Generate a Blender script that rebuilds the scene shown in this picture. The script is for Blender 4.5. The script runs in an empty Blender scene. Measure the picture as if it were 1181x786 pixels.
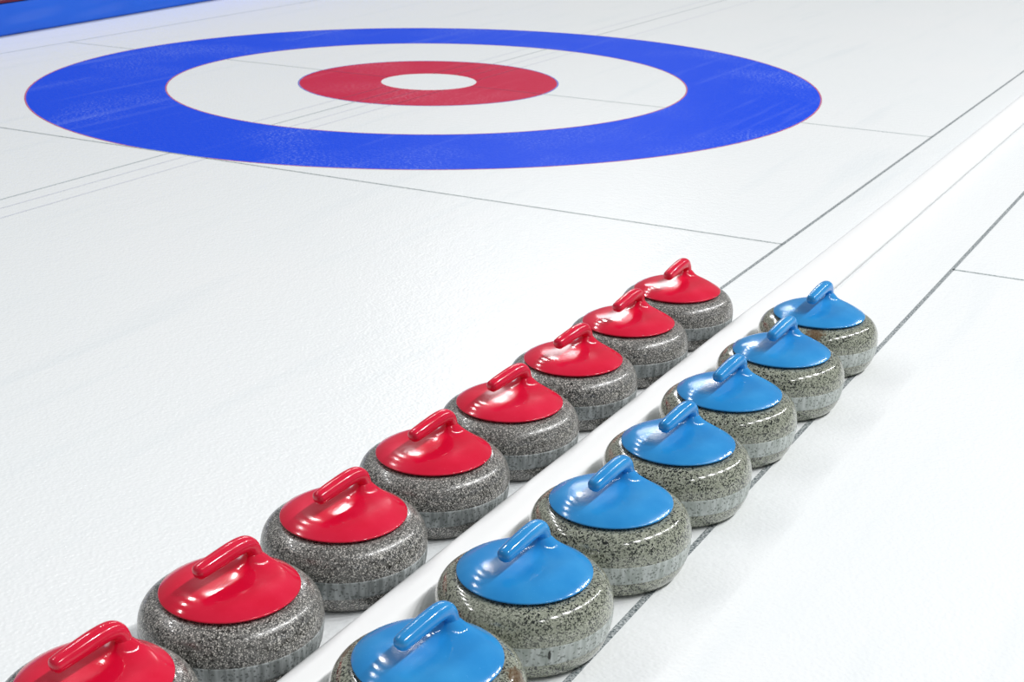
import bpy, bmesh, math, random
from mathutils import Matrix, Vector
C = bpy.context.scene.collection
PI = math.pi
sc = bpy.context.scene

# ------------------------------------------------------------------ helpers
def obj(name, verts, faces, mat, parent=None, smooth=True):
    me = bpy.data.meshes.new(name); me.from_pydata(verts, [], faces); me.update()
    for p in me.polygons: p.use_smooth = smooth
    if mat: me.materials.append(mat)
    o = bpy.data.objects.new(name, me); C.objects.link(o)
    if parent: o.parent = parent
    return o

def lathe(prof, n=96):
    """profile [(r,z)], revolved about z; first/last point closed with a cap when r>0"""
    V = []; F = []
    for (r, z) in prof:
        for k in range(n):
            a = 2*PI*k/n; V.append((r*math.cos(a), r*math.sin(a), z))
    for i in range(len(prof)-1):
        for k in range(n):
            k2 = (k+1) % n
            F.append((i*n+k, i*n+k2, (i+1)*n+k2, (i+1)*n+k))
    return V, F

def fix_normals(o):
    bm = bmesh.new(); bm.from_mesh(o.data)
    bmesh.ops.recalc_face_normals(bm, faces=bm.faces)
    bm.to_mesh(o.data); bm.free()

# ------------------------------------------------------------------ materials
class NT:
    def __init__(s, name):
        s.m = bpy.data.materials.new(name); s.m.use_nodes = True
        s.t = s.m.node_tree; s.t.nodes.clear()
        s.out = s.t.nodes.new('ShaderNodeOutputMaterial')
        s.b = s.t.nodes.new('ShaderNodeBsdfPrincipled')
        s.t.links.new(s.b.outputs[0], s.out.inputs[0])
    def n(s, typ, **kw):
        nd = s.t.nodes.new(typ)
        for k, v in kw.items():
            if k.startswith('_'): setattr(nd, k[1:], v)
            else: nd.inputs[k.replace('__', ' ')].default_value = v
        return nd
    def l(s, a, b): s.t.links.new(a, b)
    def ramp(s, src, stops, interp='LINEAR'):
        r = s.t.nodes.new('ShaderNodeValToRGB'); r.color_ramp.interpolation = interp
        e = r.color_ramp.elements
        while len(e) > 1: e.remove(e[-1])
        for i, (p, c) in enumerate(stops):
            el = e[0] if i == 0 else e.new(p)
            el.position = p
            el.color = (c, c, c, 1) if isinstance(c, (int, float)) else (*c, 1)
        s.l(src, r.inputs[0]); return r.outputs[0]
    def mix(s, fac, a, b):
        m = s.t.nodes.new('ShaderNodeMix'); m.data_type = 'RGBA'
        for idx, v in ((0, fac), (6, a), (7, b)):
            if hasattr(v, 'is_linked'): s.l(v, m.inputs[idx])
            else: m.inputs[idx].default_value = v if idx == 0 else (*v, 1)
        return m.outputs[2]
    def math(s, op, a, b=0.0):
        m = s.t.nodes.new('ShaderNodeMath'); m.operation = op
        for i, v in ((0, a), (1, b)):
            if hasattr(v, 'is_linked'): s.l(v, m.inputs[i])
            else: m.inputs[i].default_value = v
        return m.outputs[0]

def srgb(r, g, b):
    f = lambda c: (c/255/12.92) if c/255 <= .04045 else ((c/255+.055)/1.055)**2.4
    return (f(r), f(g), f(b))

def pebble(N, strength=.6, rough=.24, spec=.3):
    """the fine sprayed pebble on curling ice; shared by everything frozen into the sheet"""
    g = N.n('ShaderNodeNewGeometry')
    v = N.n('ShaderNodeTexVoronoi', Scale=150.0, _feature='SMOOTH_F1'); N.l(g.outputs['Position'], v.inputs['Vector'])
    n2 = N.n('ShaderNodeTexNoise', Scale=38.0, Detail=3.0); N.l(g.outputs['Position'], n2.inputs['Vector'])
    h = N.math('ADD', N.math('MULTIPLY', v.outputs['Distance'], -.8), N.math('MULTIPLY', n2.outputs['Fac'], .9))
    bp = N.n('ShaderNodeBump', Strength=strength, Distance=.0016); N.l(h, bp.inputs['Height'])
    N.l(bp.outputs[0], N.b.inputs['Normal'])
    N.b.inputs['Roughness'].default_value = rough
    N.b.inputs['IOR'].default_value = 1.31
    N.b.inputs['Specular IOR Level'].default_value = spec
    return g.outputs['Position']

ICE = (.895, .922, .930)
def mat_ice():
    N = NT('pebbled ice'); pos = pebble(N)
    n = N.n('ShaderNodeTexNoise', Scale=.9, Detail=4.0, Roughness=.55); N.l(pos, n.inputs['Vector'])
    f = N.ramp(n.outputs['Fac'], [(.35, 0.0), (.7, 1.0)])
    c = N.mix(f, ICE, (.915, .93, .935))
    # long skate/slide scuffs running with the sheet
    mp = N.n('ShaderNodeMapping'); mp.inputs['Scale'].default_value = (9, .7, 1); N.l(pos, mp.inputs['Vector'])
    n3 = N.n('ShaderNodeTexNoise', Scale=1.0, Detail=5.0); N.l(mp.outputs[0], n3.inputs['Vector'])
    f3 = N.ramp(n3.outputs['Fac'], [(.56, 0.0), (.75, .35)])
    c = N.mix(f3, c, (.76, .82, .85))
    N.l(c, N.b.inputs['Base Color'])
    return N.m

def mat_paint(name, col, frost_glint, lo=.45, hi=.72, amt=.35, scale=70.0, streak=True):
    """paint seen through clear ice, with frosted patches on top; on the blue they also paint in glints"""
    N = NT(name); pos = pebble(N, .6, .30, .05)
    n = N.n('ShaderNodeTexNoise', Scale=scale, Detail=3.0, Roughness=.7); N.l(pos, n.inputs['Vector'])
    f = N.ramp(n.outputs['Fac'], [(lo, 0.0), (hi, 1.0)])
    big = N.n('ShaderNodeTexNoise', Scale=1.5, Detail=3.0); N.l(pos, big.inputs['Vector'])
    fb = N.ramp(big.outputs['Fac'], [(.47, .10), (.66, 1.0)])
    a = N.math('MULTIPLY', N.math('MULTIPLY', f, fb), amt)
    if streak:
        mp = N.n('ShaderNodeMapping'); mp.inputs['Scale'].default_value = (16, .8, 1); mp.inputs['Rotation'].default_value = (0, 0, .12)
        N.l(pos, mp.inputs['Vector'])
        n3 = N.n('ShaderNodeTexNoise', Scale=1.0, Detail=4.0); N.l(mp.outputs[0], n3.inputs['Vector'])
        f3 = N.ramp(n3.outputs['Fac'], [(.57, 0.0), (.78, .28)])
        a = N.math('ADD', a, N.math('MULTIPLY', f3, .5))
    N.l(N.mix(a, col, frost_glint), N.b.inputs['Base Color'])
    return N.m

def mat_line(name, dark, lo=.3, hi=.75, scale=120.0, ice=ICE):
    N = NT(name); pos = pebble(N)
    n = N.n('ShaderNodeTexNoise', Scale=scale, Detail=3.0, Roughness=.65); N.l(pos, n.inputs['Vector'])
    f = N.ramp(n.outputs['Fac'], [(lo, 0.0), (hi, 1.0)])
    N.l(N.mix(f, dark, ice), N.b.inputs['Base Color'])
    return N.m

def mat_granite(name, base, mid, dark, light, lf=.82, df=.3, stains=(), rough=.14, coat=.3):
    N = NT(name)
    tc = N.n('ShaderNodeTexCoord'); oi = N.n('ShaderNodeObjectInfo')
    off = N.n('ShaderNodeVectorMath', _operation='ADD')
    N.l(tc.outputs['Object'], off.inputs[0]); N.l(oi.outputs['Random'], off.inputs[1])
    P = off.outputs[0]
    w = N.n('ShaderNodeTexNoise', Scale=500.0, Detail=2.0); N.l(P, w.inputs['Vector'])
    wv = N.n('ShaderNodeVectorMath', _operation='MULTIPLY_ADD'); N.l(w.outputs['Color'], wv.inputs[0])
    wv.inputs[1].default_value = (.002, .002, .002); N.l(P, wv.inputs[2])
    v = N.n('ShaderNodeTexVoronoi', Scale=680.0); N.l(wv.outputs[0], v.inputs['Vector'])
    v2 = N.n('ShaderNodeTexVoronoi', Scale=430.0); N.l(wv.outputs[0], v2.inputs['Vector'])
    sep = N.n('ShaderNodeSeparateColor'); N.l(v.outputs['Color'], sep.inputs[0])
    sep2 = N.n('ShaderNodeSeparateColor'); N.l(v2.outputs['Color'], sep2.inputs[0])
    c = N.mix(sep.outputs[0], base, mid)
    c = N.mix(N.ramp(sep2.outputs[1], [(df, 1.0), (df+.05, 0.0)]), c, dark)
    c = N.mix(N.ramp(sep.outputs[2], [(lf, 0.0), (lf+.04, 1.0)]), c, light)
    big = N.n('ShaderNodeTexNoise', Scale=16.0, Detail=2.0); N.l(P, big.inputs['Vector'])
    c = N.mix(N.ramp(big.outputs['Fac'], [(.4, 0.0), (.75, .35)]), c, mid)
    for (sx, sy, sz, rad, col) in stains:
        d = N.n('ShaderNodeVectorMath', _operation='DISTANCE'); d.inputs[1].default_value = (sx, sy, sz)
        N.l(tc.outputs['Object'], d.inputs[0])
        sn = N.n('ShaderNodeTexNoise', Scale=140.0, Detail=3.0); N.l(tc.outputs['Object'], sn.inputs['Vector'])
        q = N.math('ADD', N.math('DIVIDE', d.outputs['Value'], rad), N.math('MULTIPLY', N.math('SUBTRACT', sn.outputs['Fac'], .5), 1.6))
        c = N.mix(N.ramp(q, [(.6, .8), (1.0, 0.0)]), c, col)
    N.l(c, N.b.inputs['Base Color'])
    N.b.inputs['Roughness'].default_value = rough
    N.b.inputs['IOR'].default_value = 1.6
    N.b.inputs['Coat Weight'].default_value = coat
    N.b.inputs['Coat Roughness'].default_value = .05
    return N.m

def mat_band(name, a, b, d):
    """the roughened striking band: pale, matt, scuffed by vertical knocks"""
    N = NT(name)
    tc = N.n('ShaderNodeTexCoord'); oi = N.n('ShaderNodeObjectInfo')
    off = N.n('ShaderNodeVectorMath', _operation='ADD')
    N.l(tc.outputs['Object'], off.inputs[0]); N.l(oi.outputs['Random'], off.inputs[1])
    mp = N.n('ShaderNodeMapping'); mp.inputs['Scale'].default_value = (1, 1, .12); N.l(off.outputs[0], mp.inputs['Vector'])
    n = N.n('ShaderNodeTexNoise', Scale=130.0, Detail=3.0); N.l(mp.outputs[0], n.inputs['Vector'])
    c = N.mix(N.ramp(n.outputs['Fac'], [(.35, 0.0), (.68, 1.0)]), a, b)
    v = N.n('ShaderNodeTexVoronoi', Scale=330.0); N.l(off.outputs[0], v.inputs['Vector'])
    sep = N.n('ShaderNodeSeparateColor'); N.l(v.outputs['Color'], sep.inputs[0])
    c = N.mix(N.ramp(sep.outputs[0], [(.13, .7), (.2, 0.0)]), c, d)
    N.l(c, N.b.inputs['Base Color'])
    N.b.inputs['Roughness'].default_value = .42
    return N.m

def mat_plastic(name, col, col2, rough=.08):
    N = NT(name)
    tc = N.n('ShaderNodeTexCoord'); oi = N.n('ShaderNodeObjectInfo')
    off = N.n('ShaderNodeVectorMath', _operation='ADD')
    N.l(tc.outputs['Object'], off.inputs[0]); N.l(oi.outputs['Random'], off.inputs[1])
    n = N.n('ShaderNodeTexNoise', Scale=14.0, Detail=4.0); N.l(off.outputs[0], n.inputs['Vector'])
    c = N.mix(N.ramp(n.outputs['Fac'], [(.4, 0.0), (.75, 1.0)]), col, col2)
    # specks of grit and hairline scratches
    v = N.n('ShaderNodeTexNoise', Scale=420.0, Detail=1.0); N.l(off.outputs[0], v.inputs['Vector'])
    c = N.mix(N.ramp(v.outputs['Fac'], [(.74, 0.0), (.8, .5)]), c, tuple(min(1, x*1.2+.1) for x in col2))
    N.l(c, N.b.inputs['Base Color'])
    r = N.ramp(n.outputs['Fac'], [(.35, rough), (.7, rough+.12)]); N.l(r, N.b.inputs['Roughness'])
    bp = N.n('ShaderNodeBump', Strength=.06, Distance=.0008)
    nb = N.n('ShaderNodeTexNoise', Scale=55.0, Detail=2.0); N.l(off.outputs[0], nb.inputs['Vector'])
    N.l(nb.outputs['Fac'], bp.inputs['Height']); N.l(bp.outputs[0], N.b.inputs['Normal'])
    N.b.inputs['IOR'].default_value = 1.52
    return N.m

M_ice = mat_ice()
M_blue = mat_paint('blue ice paint', (.003, .07, .80), (.42, .55, .95), amt=.62, lo=.52, hi=.66, scale=85.0)  # pale speckle is part frosting, part lamp glints put into the colour
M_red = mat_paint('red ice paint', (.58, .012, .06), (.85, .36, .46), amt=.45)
M_redline = mat_line('thin red outline paint', (.55, .05, .17), .45, .95)
M_blueline = mat_line('thin blue outline paint', (.12, .13, .62), .45, .95)
M_side = mat_line('grey line paint', (.05, .08, .09), .36, .78, 230.0)
M_back = mat_line('thin grey line paint', (.16, .22, .22), .36, .75, 160.0)
M_tee = mat_line('faint green grey line paint', (.42, .50, .49), .35, .9)
M_faint = mat_line('very faint lavender line paint', (.70, .72, .82), .35, .9)
M_cent = mat_line('faint grey line paint', (.48, .54, .56), .4, .9)
M_onred = mat_line('line paint over red', (.32, .008, .05), .4, .8, ice=(.6, .05, .12))

# ------------------------------------------------------------------ the ice
# sheet frame: origin on the button, +y away along the sheet, +x to the right across it
R12, R8, R4, RB = 1.829, 1.222, .610, .226
XS, XN, XL = 2.3816, 2.8864, -2.302
floor = obj('floor', [(-2.95, -9, 0), (9, -9, 0), (9, 16, 0), (-2.95, 16, 0), (-2.95, -9, -.06), (9, -9, -.06), (9, 16, -.06), (-2.95, 16, -.06)],
            [(0, 1, 2, 3), (7, 6, 5, 4), (0, 4, 5, 1), (1, 5, 6, 2), (2, 6, 7, 3), (3, 7, 4, 0)], M_ice, smooth=False)
floor['kind'] = 'structure'
floor['label'] = 'pebbled white curling ice with painted blue and red rings and thin lines'

def annulus(name, r0, r1, mat, z, n=256):
    V = []; F = []
    for k in range(n):
        a = 2*PI*k/n
        V += [(r0*math.cos(a), r0*math.sin(a), z), (r1*math.cos(a), r1*math.sin(a), z)]
    for k in range(n):
        k2 = (k+1) % n; F.append((2*k, 2*k+1, 2*k2+1, 2*k2))
    return obj(name, V, F, mat, floor, smooth=False)
def strip(name, x0, y0, x1, y1, w, mat, z=.0005):
    d = Vector((x1-x0, y1-y0, 0)).normalized(); n = Vector((-d.y, d.x, 0))*w/2
    return obj(name, [(x0-n.x, y0-n.y, z), (x1-n.x, y1-n.y, z), (x1+n.x, y1+n.y, z), (x0+n.x, y0+n.y, z)], [(0, 1, 2, 3)], mat, floor, smooth=False)

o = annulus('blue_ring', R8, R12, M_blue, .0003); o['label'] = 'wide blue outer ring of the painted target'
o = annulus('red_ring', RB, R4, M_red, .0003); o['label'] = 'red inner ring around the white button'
annulus('ring_outline', R12-.001, R12+.006, M_redline, .0004)
annulus('ring_outline', R8-.006, R8+.001, M_redline, .0004)
annulus('ring_outline', R4-.001, R4+.007, M_blueline, .0004)

strip('side_line', XS, -9, XS, 16, .0105, M_side)
strip('side_line', XN, -9, XN, 16, .0115, M_side)
strip('side_line', XL, -9, XL, 16, .009, M_tee)
strip('back_line', XL, -R12, XS, -R12, .010, M_back)
strip('back_line', XN, -R12, 9, -R12, .010, M_back)
def rsplit(fn, off, lim):
    """a line through the rings: nothing shows over the blue, a darker trace over the red"""
    s = lambda r: math.sqrt(max(0, r*r-off*off))
    for (a, b, on) in ((-lim[0], -s(R12), 0), (-s(R8), -s(R4), 0), (-s(R4), -s(RB), 1), (-s(RB), s(RB), 2), (s(RB), s(R4), 1), (s(R4), s(R8), 0), (s(R12), lim[1], 0)):
        if on < 2 and b-a > .01: fn(a, b, on)
rsplit(lambda a, b, on: strip('tee_line', a, 0, b, 0, .010, M_onred if on else M_tee), 0, (-XL, XS))
rsplit(lambda a, b, on: strip('center_line', 0, a, 0, b, .009, M_onred if on else M_cent), 0, (9, 16))
rsplit(lambda a, b, on: strip('center_line', .175, a, .175, b, .007, M_onred if on else M_faint), .175, (9, 16))
rsplit(lambda a, b, on: strip('center_line', -.10, a, -.10, b, .007, M_onred if on else M_faint), .10, (-R12, 16))
rsplit(lambda a, b, on: strip('center_line', .085, a, .085, b, .007, M_onred if on else M_faint), .085, (9, -R12))

# ------------------------------------------------------------------ white divider between the sheets
N = NT('white foam'); tc = N.n('ShaderNodeTexCoord')
n = N.n('ShaderNodeTexNoise', Scale=3.0, Detail=4.0); N.l(tc.outputs['Object'], n.inputs['Vector'])
N.l(N.mix(n.outputs['Fac'], (.88, .885, .885), (.92, .925, .925)), N.b.inputs['Base Color'])
N.b.inputs['Roughness'].default_value = .45
M_foam = N.m
def divider():
    V = []; F = []; ns = 20; ny = 400
    prof = [(.651, 0), (.646, .009), (.638, .022), (.629, .035), (.618, .047), (.606, .0555), (.595, .060), (.582, .0615), (.573, .0605), (.566, .057), (.5625, .050), (.561, .040), (.5595, .022), (.559, 0)]
    ns = len(prof)-1
    for j in range(ny+1):
        y = -8.5 + 23.5*j/ny
        dx = .0015*math.sin(y*2.1)+.001*math.sin(y*5.3+1)
        dz = 1+.05*math.sin(y*1.7+.4)
        for (px, pz) in prof: V.append((2+px+dx*(pz/.09), y, pz*dz))
    m = ns+1
    for j in range(ny):
        for k in range(ns): F.append((j*m+k, j*m+k+1, (j+1)*m+k+1, (j+1)*m+k))
        F.append((j*m+ns, j*m, (j+1)*m, (j+1)*m+ns))
    F.append(tuple(range(m))); F.append(tuple(ny*m+k for k in reversed(range(m))))
    o = obj('lane_divider', V, F, M_foam); fix_normals(o)
    o['label'] = 'long low white rounded divider lying on the ice between the red and blue stones'
    o['category'] = 'divider'
divider()

# ------------------------------------------------------------------ blue side bumper, far left
def bumper():
    root = bpy.data.objects.new('side_bumper', None); C.objects.link(root)
    root.location = (-2.742, -.078, 0); root.rotation_euler = (0, 0, math.atan2(.118, 1.995))
    root['label'] = 'blue cloth-covered side barrier with dark red top at the upper left corner'
    root['category'] = 'barrier'
    N = NT('blue vinyl'); tc = N.n('ShaderNodeTexCoord')
    n = N.n('ShaderNodeTexNoise', Scale=2.0, Detail=3.0); N.l(tc.outputs['Object'], n.inputs['Vector'])
    N.l(N.mix(n.outputs['Fac'], (.003, .10, .70), (.006, .15, .84)), N.b.inputs['Base Color']); N.b.inputs['Roughness'].default_value = .5
    mb = N.m
    N = NT('dark red vinyl'); N.b.inputs['Base Color'].default_value = (.13, .0, .03, 1); N.b.inputs['Roughness'].default_value = .5
    tc = N.n('ShaderNodeTexCoord'); n = N.n('ShaderNodeTexNoise', Scale=9.0); N.l(tc.outputs['Object'], n.inputs['Vector'])
    bp = N.n('ShaderNodeBump', Strength=.3, Distance=.01); N.l(n.outputs['Fac'], bp.inputs['Height']); N.l(bp.outputs[0], N.b.inputs['Normal'])
    mr = N.m
    # face: slack fabric, slight folds; a closed slab 25 mm thick
    V = []; F = []; ny, nz = 220, 14
    for side in (0, 1):
        for j in range(ny+1):
            y = -3 + 11*j/ny
            for k in range(nz+1):
                z = .166*k/nz
                f = .008*math.sin(y*3.1+z*26)*math.sin(PI*k/nz)+.005*math.sin(y*7.7-z*40+1)*math.sin(PI*k/nz)
                V.append((f-.004-.03*(k/nz) if side == 0 else -.060, y, z+.004))
    m = nz+1; S = (ny+1)*m
    for j in range(ny):
        for k in range(nz):
            F.append((j*m+k, (j+1)*m+k, (j+1)*m+k+1, j*m+k+1))
            F.append((S+j*m+k, S+j*m+k+1, S+(j+1)*m+k+1, S+(j+1)*m+k))
        F.append((j*m, S+j*m, S+(j+1)*m, (j+1)*m)); F.append((j*m+nz, (j+1)*m+nz, S+(j+1)*m+nz, S+j*m+nz))
    for j in (0, ny):
        F.append(tuple(j*m+k for k in range(m))+tuple(S+j*m+k for k in reversed(range(m))))
    o = obj('blue_cover', V, F, mb, root); fix_normals(o); o['label'] = 'bright blue slack fabric face'
    # red top roll
    V = []; F = []; prof = [(-.062, 0), (-.20, 0), (-.20, .19), (-.19, .198), (-.05, .198), (-.036, .190), (-.034, .176), (-.062, .171)]
    m = len(prof)
    for y in (-3, 8):
        for (x, z) in prof: V.append((x, y, z))
    for k in range(m): F.append((k, (k+1) % m, m+(k+1) % m, m+k))
    F.append(tuple(range(m))); F.append(tuple(reversed(range(m, 2*m))))
    o = obj('red_top', V, F, mr, root, smooth=False); fix_normals(o); o['label'] = 'dark red top cover'
bumper()

# ------------------------------------------------------------------ curling stones
RBODY, ZM, R0, RL, ZL = .1385, .0705, .1101, .1044, .1226
def body_r(z):
    """outer radius of the granite at height z"""
    if z < ZM: s = (z-ZM)/ZM; return R0+(RBODY-R0)*math.sqrt(max(0, 1-s*s))
    s = min(1, (z-ZM)/(ZL-.0075-ZM)); return (RL-.005)+(RBODY-RL+.005)*max(0, 1-s*s)**.42
def body_mesh():
    prof = [(.055, .006), (.062, .001), (.066, 0), (.098, 0)]
    prof += [(R0-.004, .0005)]
    for k in range(0, 25):
        v = -PI/2+PI/2*k/24; prof.append((R0+(RBODY-R0)*math.cos(v), ZM+ZM*math.sin(v)+.001*(1-k/24)))
    for k in range(1, 25):
        v = PI/2*k/24; z = ZM+(ZL-.0075-ZM)*math.sin(v); prof.append(((RL-.005)+(RBODY-RL+.005)*math.cos(v)**.84, z))
    prof += [(.07, ZL-.0075)]
    V, F = lathe(prof); n = 96; L = len(prof)
    F.append(tuple(range(n))); F.append(tuple((L-1)*n+k for k in range(n)))
    return V, F
def band_mesh():
    z0, z1 = .034, .066
    prof = [(body_r(z0)-.003, z0)]+[(body_r(z0+(z1-z0)*k/10)+.0003, z0+(z1-z0)*k/10) for k in range(11)]+[(body_r(z1)-.003, z1)]
    V, F = lathe(prof, 96); L = len(prof)
    for k in range(96): F.append(((L-1)*96+k, (L-1)*96+(k+1) % 96, (k+1) % 96, k))
    return V, F

NU = .058          # neck centre, along local +y
def neck_off(s): return -.30*s     # the neck leans back over the lid as it rises
def dome(x, y):
    r = min(1, math.hypot(x, y)/RL)
    return ZL+.0065*(1-r**2)+.0080*(1-r**7)
def skirt(d):
    a, b, rn = .036, .0110, .0100
    t = max(d-rn, 1e-4)
    q = b*math.log(a/t)
    q = q if q > .012 else .012*math.exp(q/.012-1)
    return q if q < .016 else .016+.010*(1-math.exp(-(q-.016)/.010))
def lid_mesh():
    V = []; F = []; na = 128; nr = 44
    def rimdist(a):
        cx, cy = math.cos(a), math.sin(a); bq = NU*cy
        return -bq+math.sqrt(bq*bq+RL*RL-NU*NU)
    ds = .0016
    for i in range(nr+1):
        t = i/nr
        for k in range(na):
            a = 2*PI*k/na; Rm = rimdist(a)
            d = .0095+ds*((Rm-.0095)/ds)**t
            x, y = d*math.cos(a), NU+d*math.sin(a)
            e = min(1, (Rm-d)/.03)                     # fade the skirt to nothing at the rim
            e = e*e*(3-2*e)
            # the skirt spreads further forward, over the middle of the lid
            dd = d*(1-.16*max(0, -math.sin(a)))
            s = skirt(dd)*e if i else skirt(dd)
            V.append((x, y+neck_off(s), dome(x, y)+s))
    # rounded rim and underside
    for (dr, dz) in ((.0009, -.0008), (.0009, -.0022), (-.0005, -.0034), (-.007, -.0038), (-.0085, -.0085), (-.05, -.0085)):
        for k in range(na):
            a = 2*PI*k/na; Rm = rimdist(a); x, y = Rm*math.cos(a), NU+Rm*math.sin(a); q = (RL+dr)/RL
            V.append((x*q, y*q, ZL+dz))
    tot = nr+1+6
    for i in range(tot-1):
        for k in range(na):
            k2 = (k+1) % na; F.append((i*na+k, (i+1)*na+k, (i+1)*na+k2, i*na+k2))
    F.append(tuple((tot-1)*na+k for k in range(na)))
    return V, F
def handle_mesh():
    """gooseneck: rises out of the lid, bends, runs level over the middle of the stone"""
    zb = .1700
    ctrl = [((0, NU-.001, .136), .0128, .0128), ((0, NU-.0045, .149), .0122, .0122), ((0, NU-.0080, .159), .0120, .0124), ((0, NU-.0125, .1690), .0124, .0128),
            ((0, NU-.020, .1765), .0132, .0130), ((0, NU-.031, .1795), .0137, .0130), ((0, NU-.05, .1790), .0138, .0129), ((0, NU-.075, .1758), .0136, .0126),
            ((0, NU-.100, .1722), .0130, .0120), ((0, NU-.1135, .1700), .0122, .0113)]
    # catmull-rom
    P = []
    for i in range(len(ctrl)-1):
        g = [ctrl[max(0, min(len(ctrl)-1, i+q))] for q in (-1, 0, 1, 2)]
        for s in range(6):
            t = s/6
            def cr(a, b, c, d): return .5*((2*b)+(-a+c)*t+(2*a-5*b+4*c-d)*t*t+(-a+3*b-3*c+d)*t**3)
            p = Vector([cr(*[q[0][j] for q in g]) for j in range(3)])
            P.append((p, cr(*[q[1] for q in g]), cr(*[q[2] for q in g])))
    P.append((Vector(ctrl[-1][0]), ctrl[-1][1], ctrl[-1][2]))
    d = (P[-1][0]-P[-2][0]).normalized(); pe, w, h = P[-1]
    for k in range(1, 7):
        a = PI/2*k/6; P.append((pe+d*.0085*math.sin(a), w*(.12+.88*math.cos(a)) if k < 6 else w*.05, h*(.12+.88*math.cos(a)) if k < 6 else h*.05))
    V = []; F = []; n = 28
    for i, (p, w, h) in enumerate(P):
        t = (P[min(i+1, len(P)-1)][0]-P[max(i-1, 0)][0]).normalized()
        sx = Vector((1, 0, 0)); up = sx.cross(t).normalized()
        for k in range(n):
            a = 2*PI*k/n; c, s = math.cos(a), math.sin(a)
            c = math.copysign(abs(c)**.9, c); s = math.copysign(abs(s)**.9, s)
            V.append(tuple(p+sx*w*c+up*h*s))
    for i in range(len(P)-1):
        for k in range(n):
            k2 = (k+1) % n; F.append((i*n+k, i*n+k2, (i+1)*n+k2, (i+1)*n+k))
    F.append(tuple(range(n))); F.append(tuple((len(P)-1)*n+k for k in range(n)))
    return V, F

G_red = mat_granite('grey granite', (.085, .082, .075), (.24, .235, .22), (.016, .014, .011), (.78, .75, .69), .80, .30, rough=.3, coat=.25)
G_blue = mat_granite('green grey granite', (.21, .23, .175), (.41, .43, .34), (.012, .016, .014), (.58, .58, .50), .90, .36)
rust = (.13, .065, .022)
B_red = mat_band('scuffed grey band', (.22, .24, .235), (.52, .55, .55), (.08, .09, .085))
B_blue = mat_band('scuffed pale band', (.36, .40, .37), (.60, .64, .62), (.09, .11, .09))
P_red = mat_plastic('red plastic', (.74, .006, .040), (.82, .018, .065))
P_blue = mat_plastic('blue plastic', (.020, .27, .66), (.04, .34, .74), .10)

def make_stone(gm, bm_, pm):
    root = bpy.data.objects.new('curling_stone', None); C.objects.link(root)
    root.empty_display_size = .1
    o = obj('granite_body', *body_mesh(), gm, root); fix_normals(o)
    o = obj('striking_band', *band_mesh(), bm_, root); fix_normals(o)
    l = obj('lid', *lid_mesh(), pm, root); fix_normals(l)
    h = obj('handle', *handle_mesh(), pm, root); fix_normals(h)
    return root
def dup(root):
    r = root.copy(); C.objects.link(r)
    for ch in list(root.children):
        c = ch.copy(); C.objects.link(c); c.parent = r
    return r
REDS = [(2.418, -4.751, 8, 'red-handled curling stone cut off by the lower left corner of the photo'),
        (2.4168, -4.4664, 9, 'red-handled curling stone second from the front, behind the corner-cropped red one'),
        (2.4215, -4.1778, 8, 'red-handled curling stone third from the front of the red row'),
        (2.4183, -3.8890, 7, 'red-handled curling stone fourth from the front, small bright glint under its handle'),
        (2.4215, -3.6091, 9, 'red-handled curling stone fifth from the front, two pale reflections beside its neck'),
        (2.4210, -3.3270, 8, 'red-handled curling stone third from the far end, broad pale patch on its lid'),
        (2.4215, -3.0450, 4, 'red-handled curling stone second from the far end of the red row'),
        (2.4230, -2.7620, 2, 'farthest red-handled curling stone, nearest the painted target')]
BLUES = [(2.7750, -4.4845, 7, 'blue-handled curling stone at the bottom edge, with rusty stains on its granite'),
         (2.7725, -4.1990, 5, 'blue-handled curling stone second from the front, a dark nick on its pale band'),
         (2.7838, -3.9118, 6, 'blue-handled curling stone third from the front, hazy patch under its handle'),
         (2.7865, -3.6249, 6, 'blue-handled curling stone in the middle of the blue row, fourth from either end'),
         (2.7780, -3.3390, 5, 'blue-handled curling stone third from the far end of the blue row'),
         (2.7885, -3.0515, 5, 'blue-handled curling stone directly in front of the brown-stained farthest one'),
         (2.7812, -2.7634, 4, 'farthest blue-handled curling stone, brown stain on the granite below its lid')]
first = {}
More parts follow.
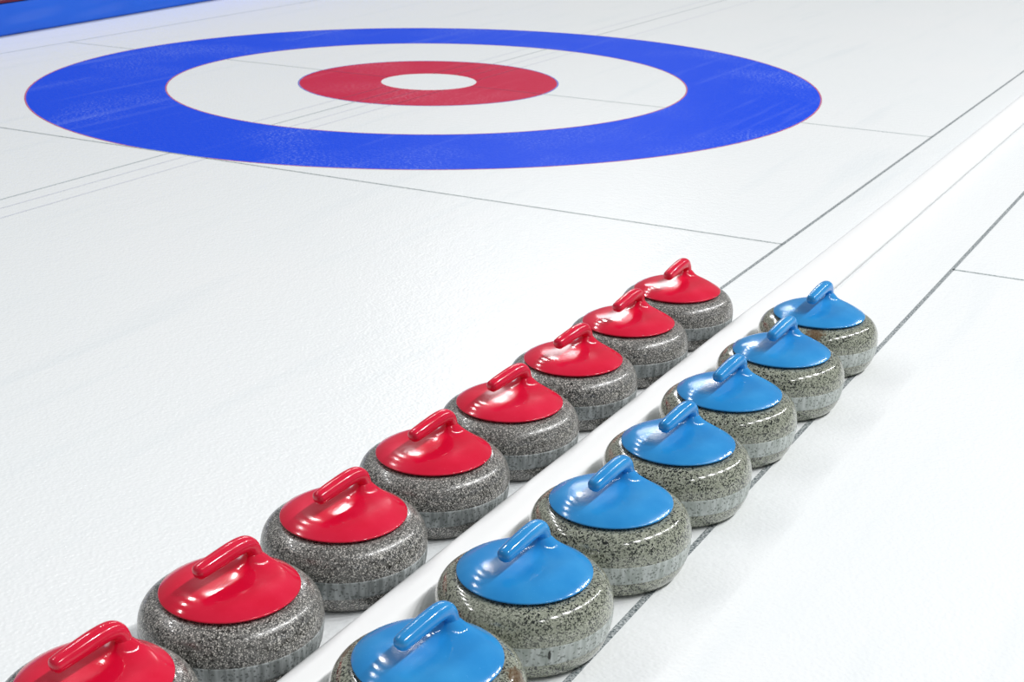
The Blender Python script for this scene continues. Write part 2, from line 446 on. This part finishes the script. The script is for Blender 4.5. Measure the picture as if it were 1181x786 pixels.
for rows, mats, grp in ((REDS, (G_red, B_red, P_red), 'red-handled curling stones in a row along the divider'),
                        (BLUES, (G_blue, B_blue, P_blue), 'blue-handled curling stones in a row along the divider')):
    proto = make_stone(*mats)
    made = [proto]+[dup(proto) for _ in rows[1:]]
    for i, (x, y, a, lab) in enumerate(rows):
        o = made[i]
        # the handles lie almost along the row: tip towards -y, turned a few degrees to -x
        o.location = (x, y, 0); o.rotation_euler = (0, 0, -math.radians(a))
        o['label'] = lab; o['category'] = 'curling stone'; o['group'] = grp
        for ch in o.children:
            if ch.name.startswith('granite_body') and rows is BLUES and i in (0, 6):
                ch.data = ch.data.copy()
                st = [(-.1235, -.047, .104, .026, rust), (.113, .052, .103, .022, rust)] if i == 0 else [(.036, -.112, .108, .024, rust)]
                ch.data.materials[0] = mat_granite('stained green grey granite', (.21, .23, .175), (.41, .43, .34), (.012, .016, .014), (.58, .58, .50), .90, .36, stains=st)
            if ch.name.startswith('striking_band') and rows is BLUES and i == 1:
                ang = math.radians(-41)
                r = body_r(.05)+.0002
                V = []; F = []
                for (u, z, e) in ((0, .062, 0), (.0022, .055, .0008), (.0014, .046, .0008), (.0004, .040, 0), (-.0018, .047, .0008), (-.0022, .056, .0008)):
                    rr = body_r(z)+.0002+e; aa = ang+u/rr; V.append((rr*math.cos(aa), rr*math.sin(aa), z))
                    V.append(((rr-.003)*math.cos(aa), (rr-.003)*math.sin(aa), z))
                F = [(0, 2, 4, 6, 8, 10), (11, 9, 7, 5, 3, 1)]+[(2*k, 2*k+1, (2*k+3) % 12, (2*k+2) % 12) for k in range(6)]
                N = NT('dark chip'); N.b.inputs['Base Color'].default_value = (.03, .035, .03, 1)
                nk = obj('nick', V, F, N.m, ch, smooth=False)
                nk['label'] = 'small dark nick in the band'

# ------------------------------------------------------------------ light: rows of hall lamps and a bright hall
W = bpy.data.worlds.new('hall'); sc.world = W; W.use_nodes = True
bg = W.node_tree.nodes['Background']; bg.inputs[0].default_value = (.93, .97, 1.0, 1); bg.inputs[1].default_value = .24
def lamp(name, loc, sx, sy, power, col=(1, 1, 1), rot=(0, 0, 0)):
    d = bpy.data.lights.new(name, 'AREA'); d.shape = 'RECTANGLE'; d.size = sx; d.size_y = sy; d.energy = power; d.color = col
    o = bpy.data.objects.new(name, d); C.objects.link(o); o.location = loc; o.rotation_euler = rot
    return o
for (y, pw) in ((-8.2, 90), (-4.6, 270), (-1.4, 510), (1.8, 470), (5.2, 330), (8.8, 330), (12.6, 330), (16.6, 300)):
    lamp('ceiling_lamp', (9.2, y, 10.0), .55, .95, pw)
for k in range(9):
    lamp('ceiling_lamp', (-6.6, -9+3.4*k, 10.0), .55, .95, 128)
# tall window at the far end of the hall, beyond the top of the photo
d = Vector((-.47, .88, 0)).normalized()
p = Vector((2.6, -3.4, 0))+d*16
win = lamp('hall_window', (p.x, p.y, 6.7), 3.4, 1.4, 95, (.96, .98, 1))
win.rotation_euler = (Vector((2.6, -3.4, .1))-win.location).to_track_quat('-Z', 'Y').to_euler()

# ------------------------------------------------------------------ camera
f, pitch, yaw, roll = 1705.316, .344023, -.4968866, .0131766
fw = Vector((math.sin(yaw)*math.cos(pitch), math.cos(yaw)*math.cos(pitch), -math.sin(pitch)))
r = Vector((math.cos(yaw), -math.sin(yaw), 0)); u = r.cross(fw)
r2 = r*math.cos(roll)+u*math.sin(roll); u2 = -r*math.sin(roll)+u*math.cos(roll)
cd = bpy.data.cameras.new('camera'); cam = bpy.data.objects.new('camera', cd); C.objects.link(cam)
cd.sensor_width = 36; cd.lens = f*36/1181; cd.clip_start = .05; cd.clip_end = 200
mt = Matrix((r2, u2, -fw)).transposed().to_4x4(); mt.translation = (3.712945, -5.983893, 1.215748)
cam.matrix_world = mt
cd.dof.use_dof = True; cd.dof.focus_distance = 2.75; cd.dof.aperture_fstop = 14
sc.camera = cam
sc.view_settings.view_transform = 'Standard'; sc.view_settings.look = 'None'
sc.view_settings.gamma = 1; sc.view_settings.use_curve_mapping = False
sc.view_settings.exposure = -.05
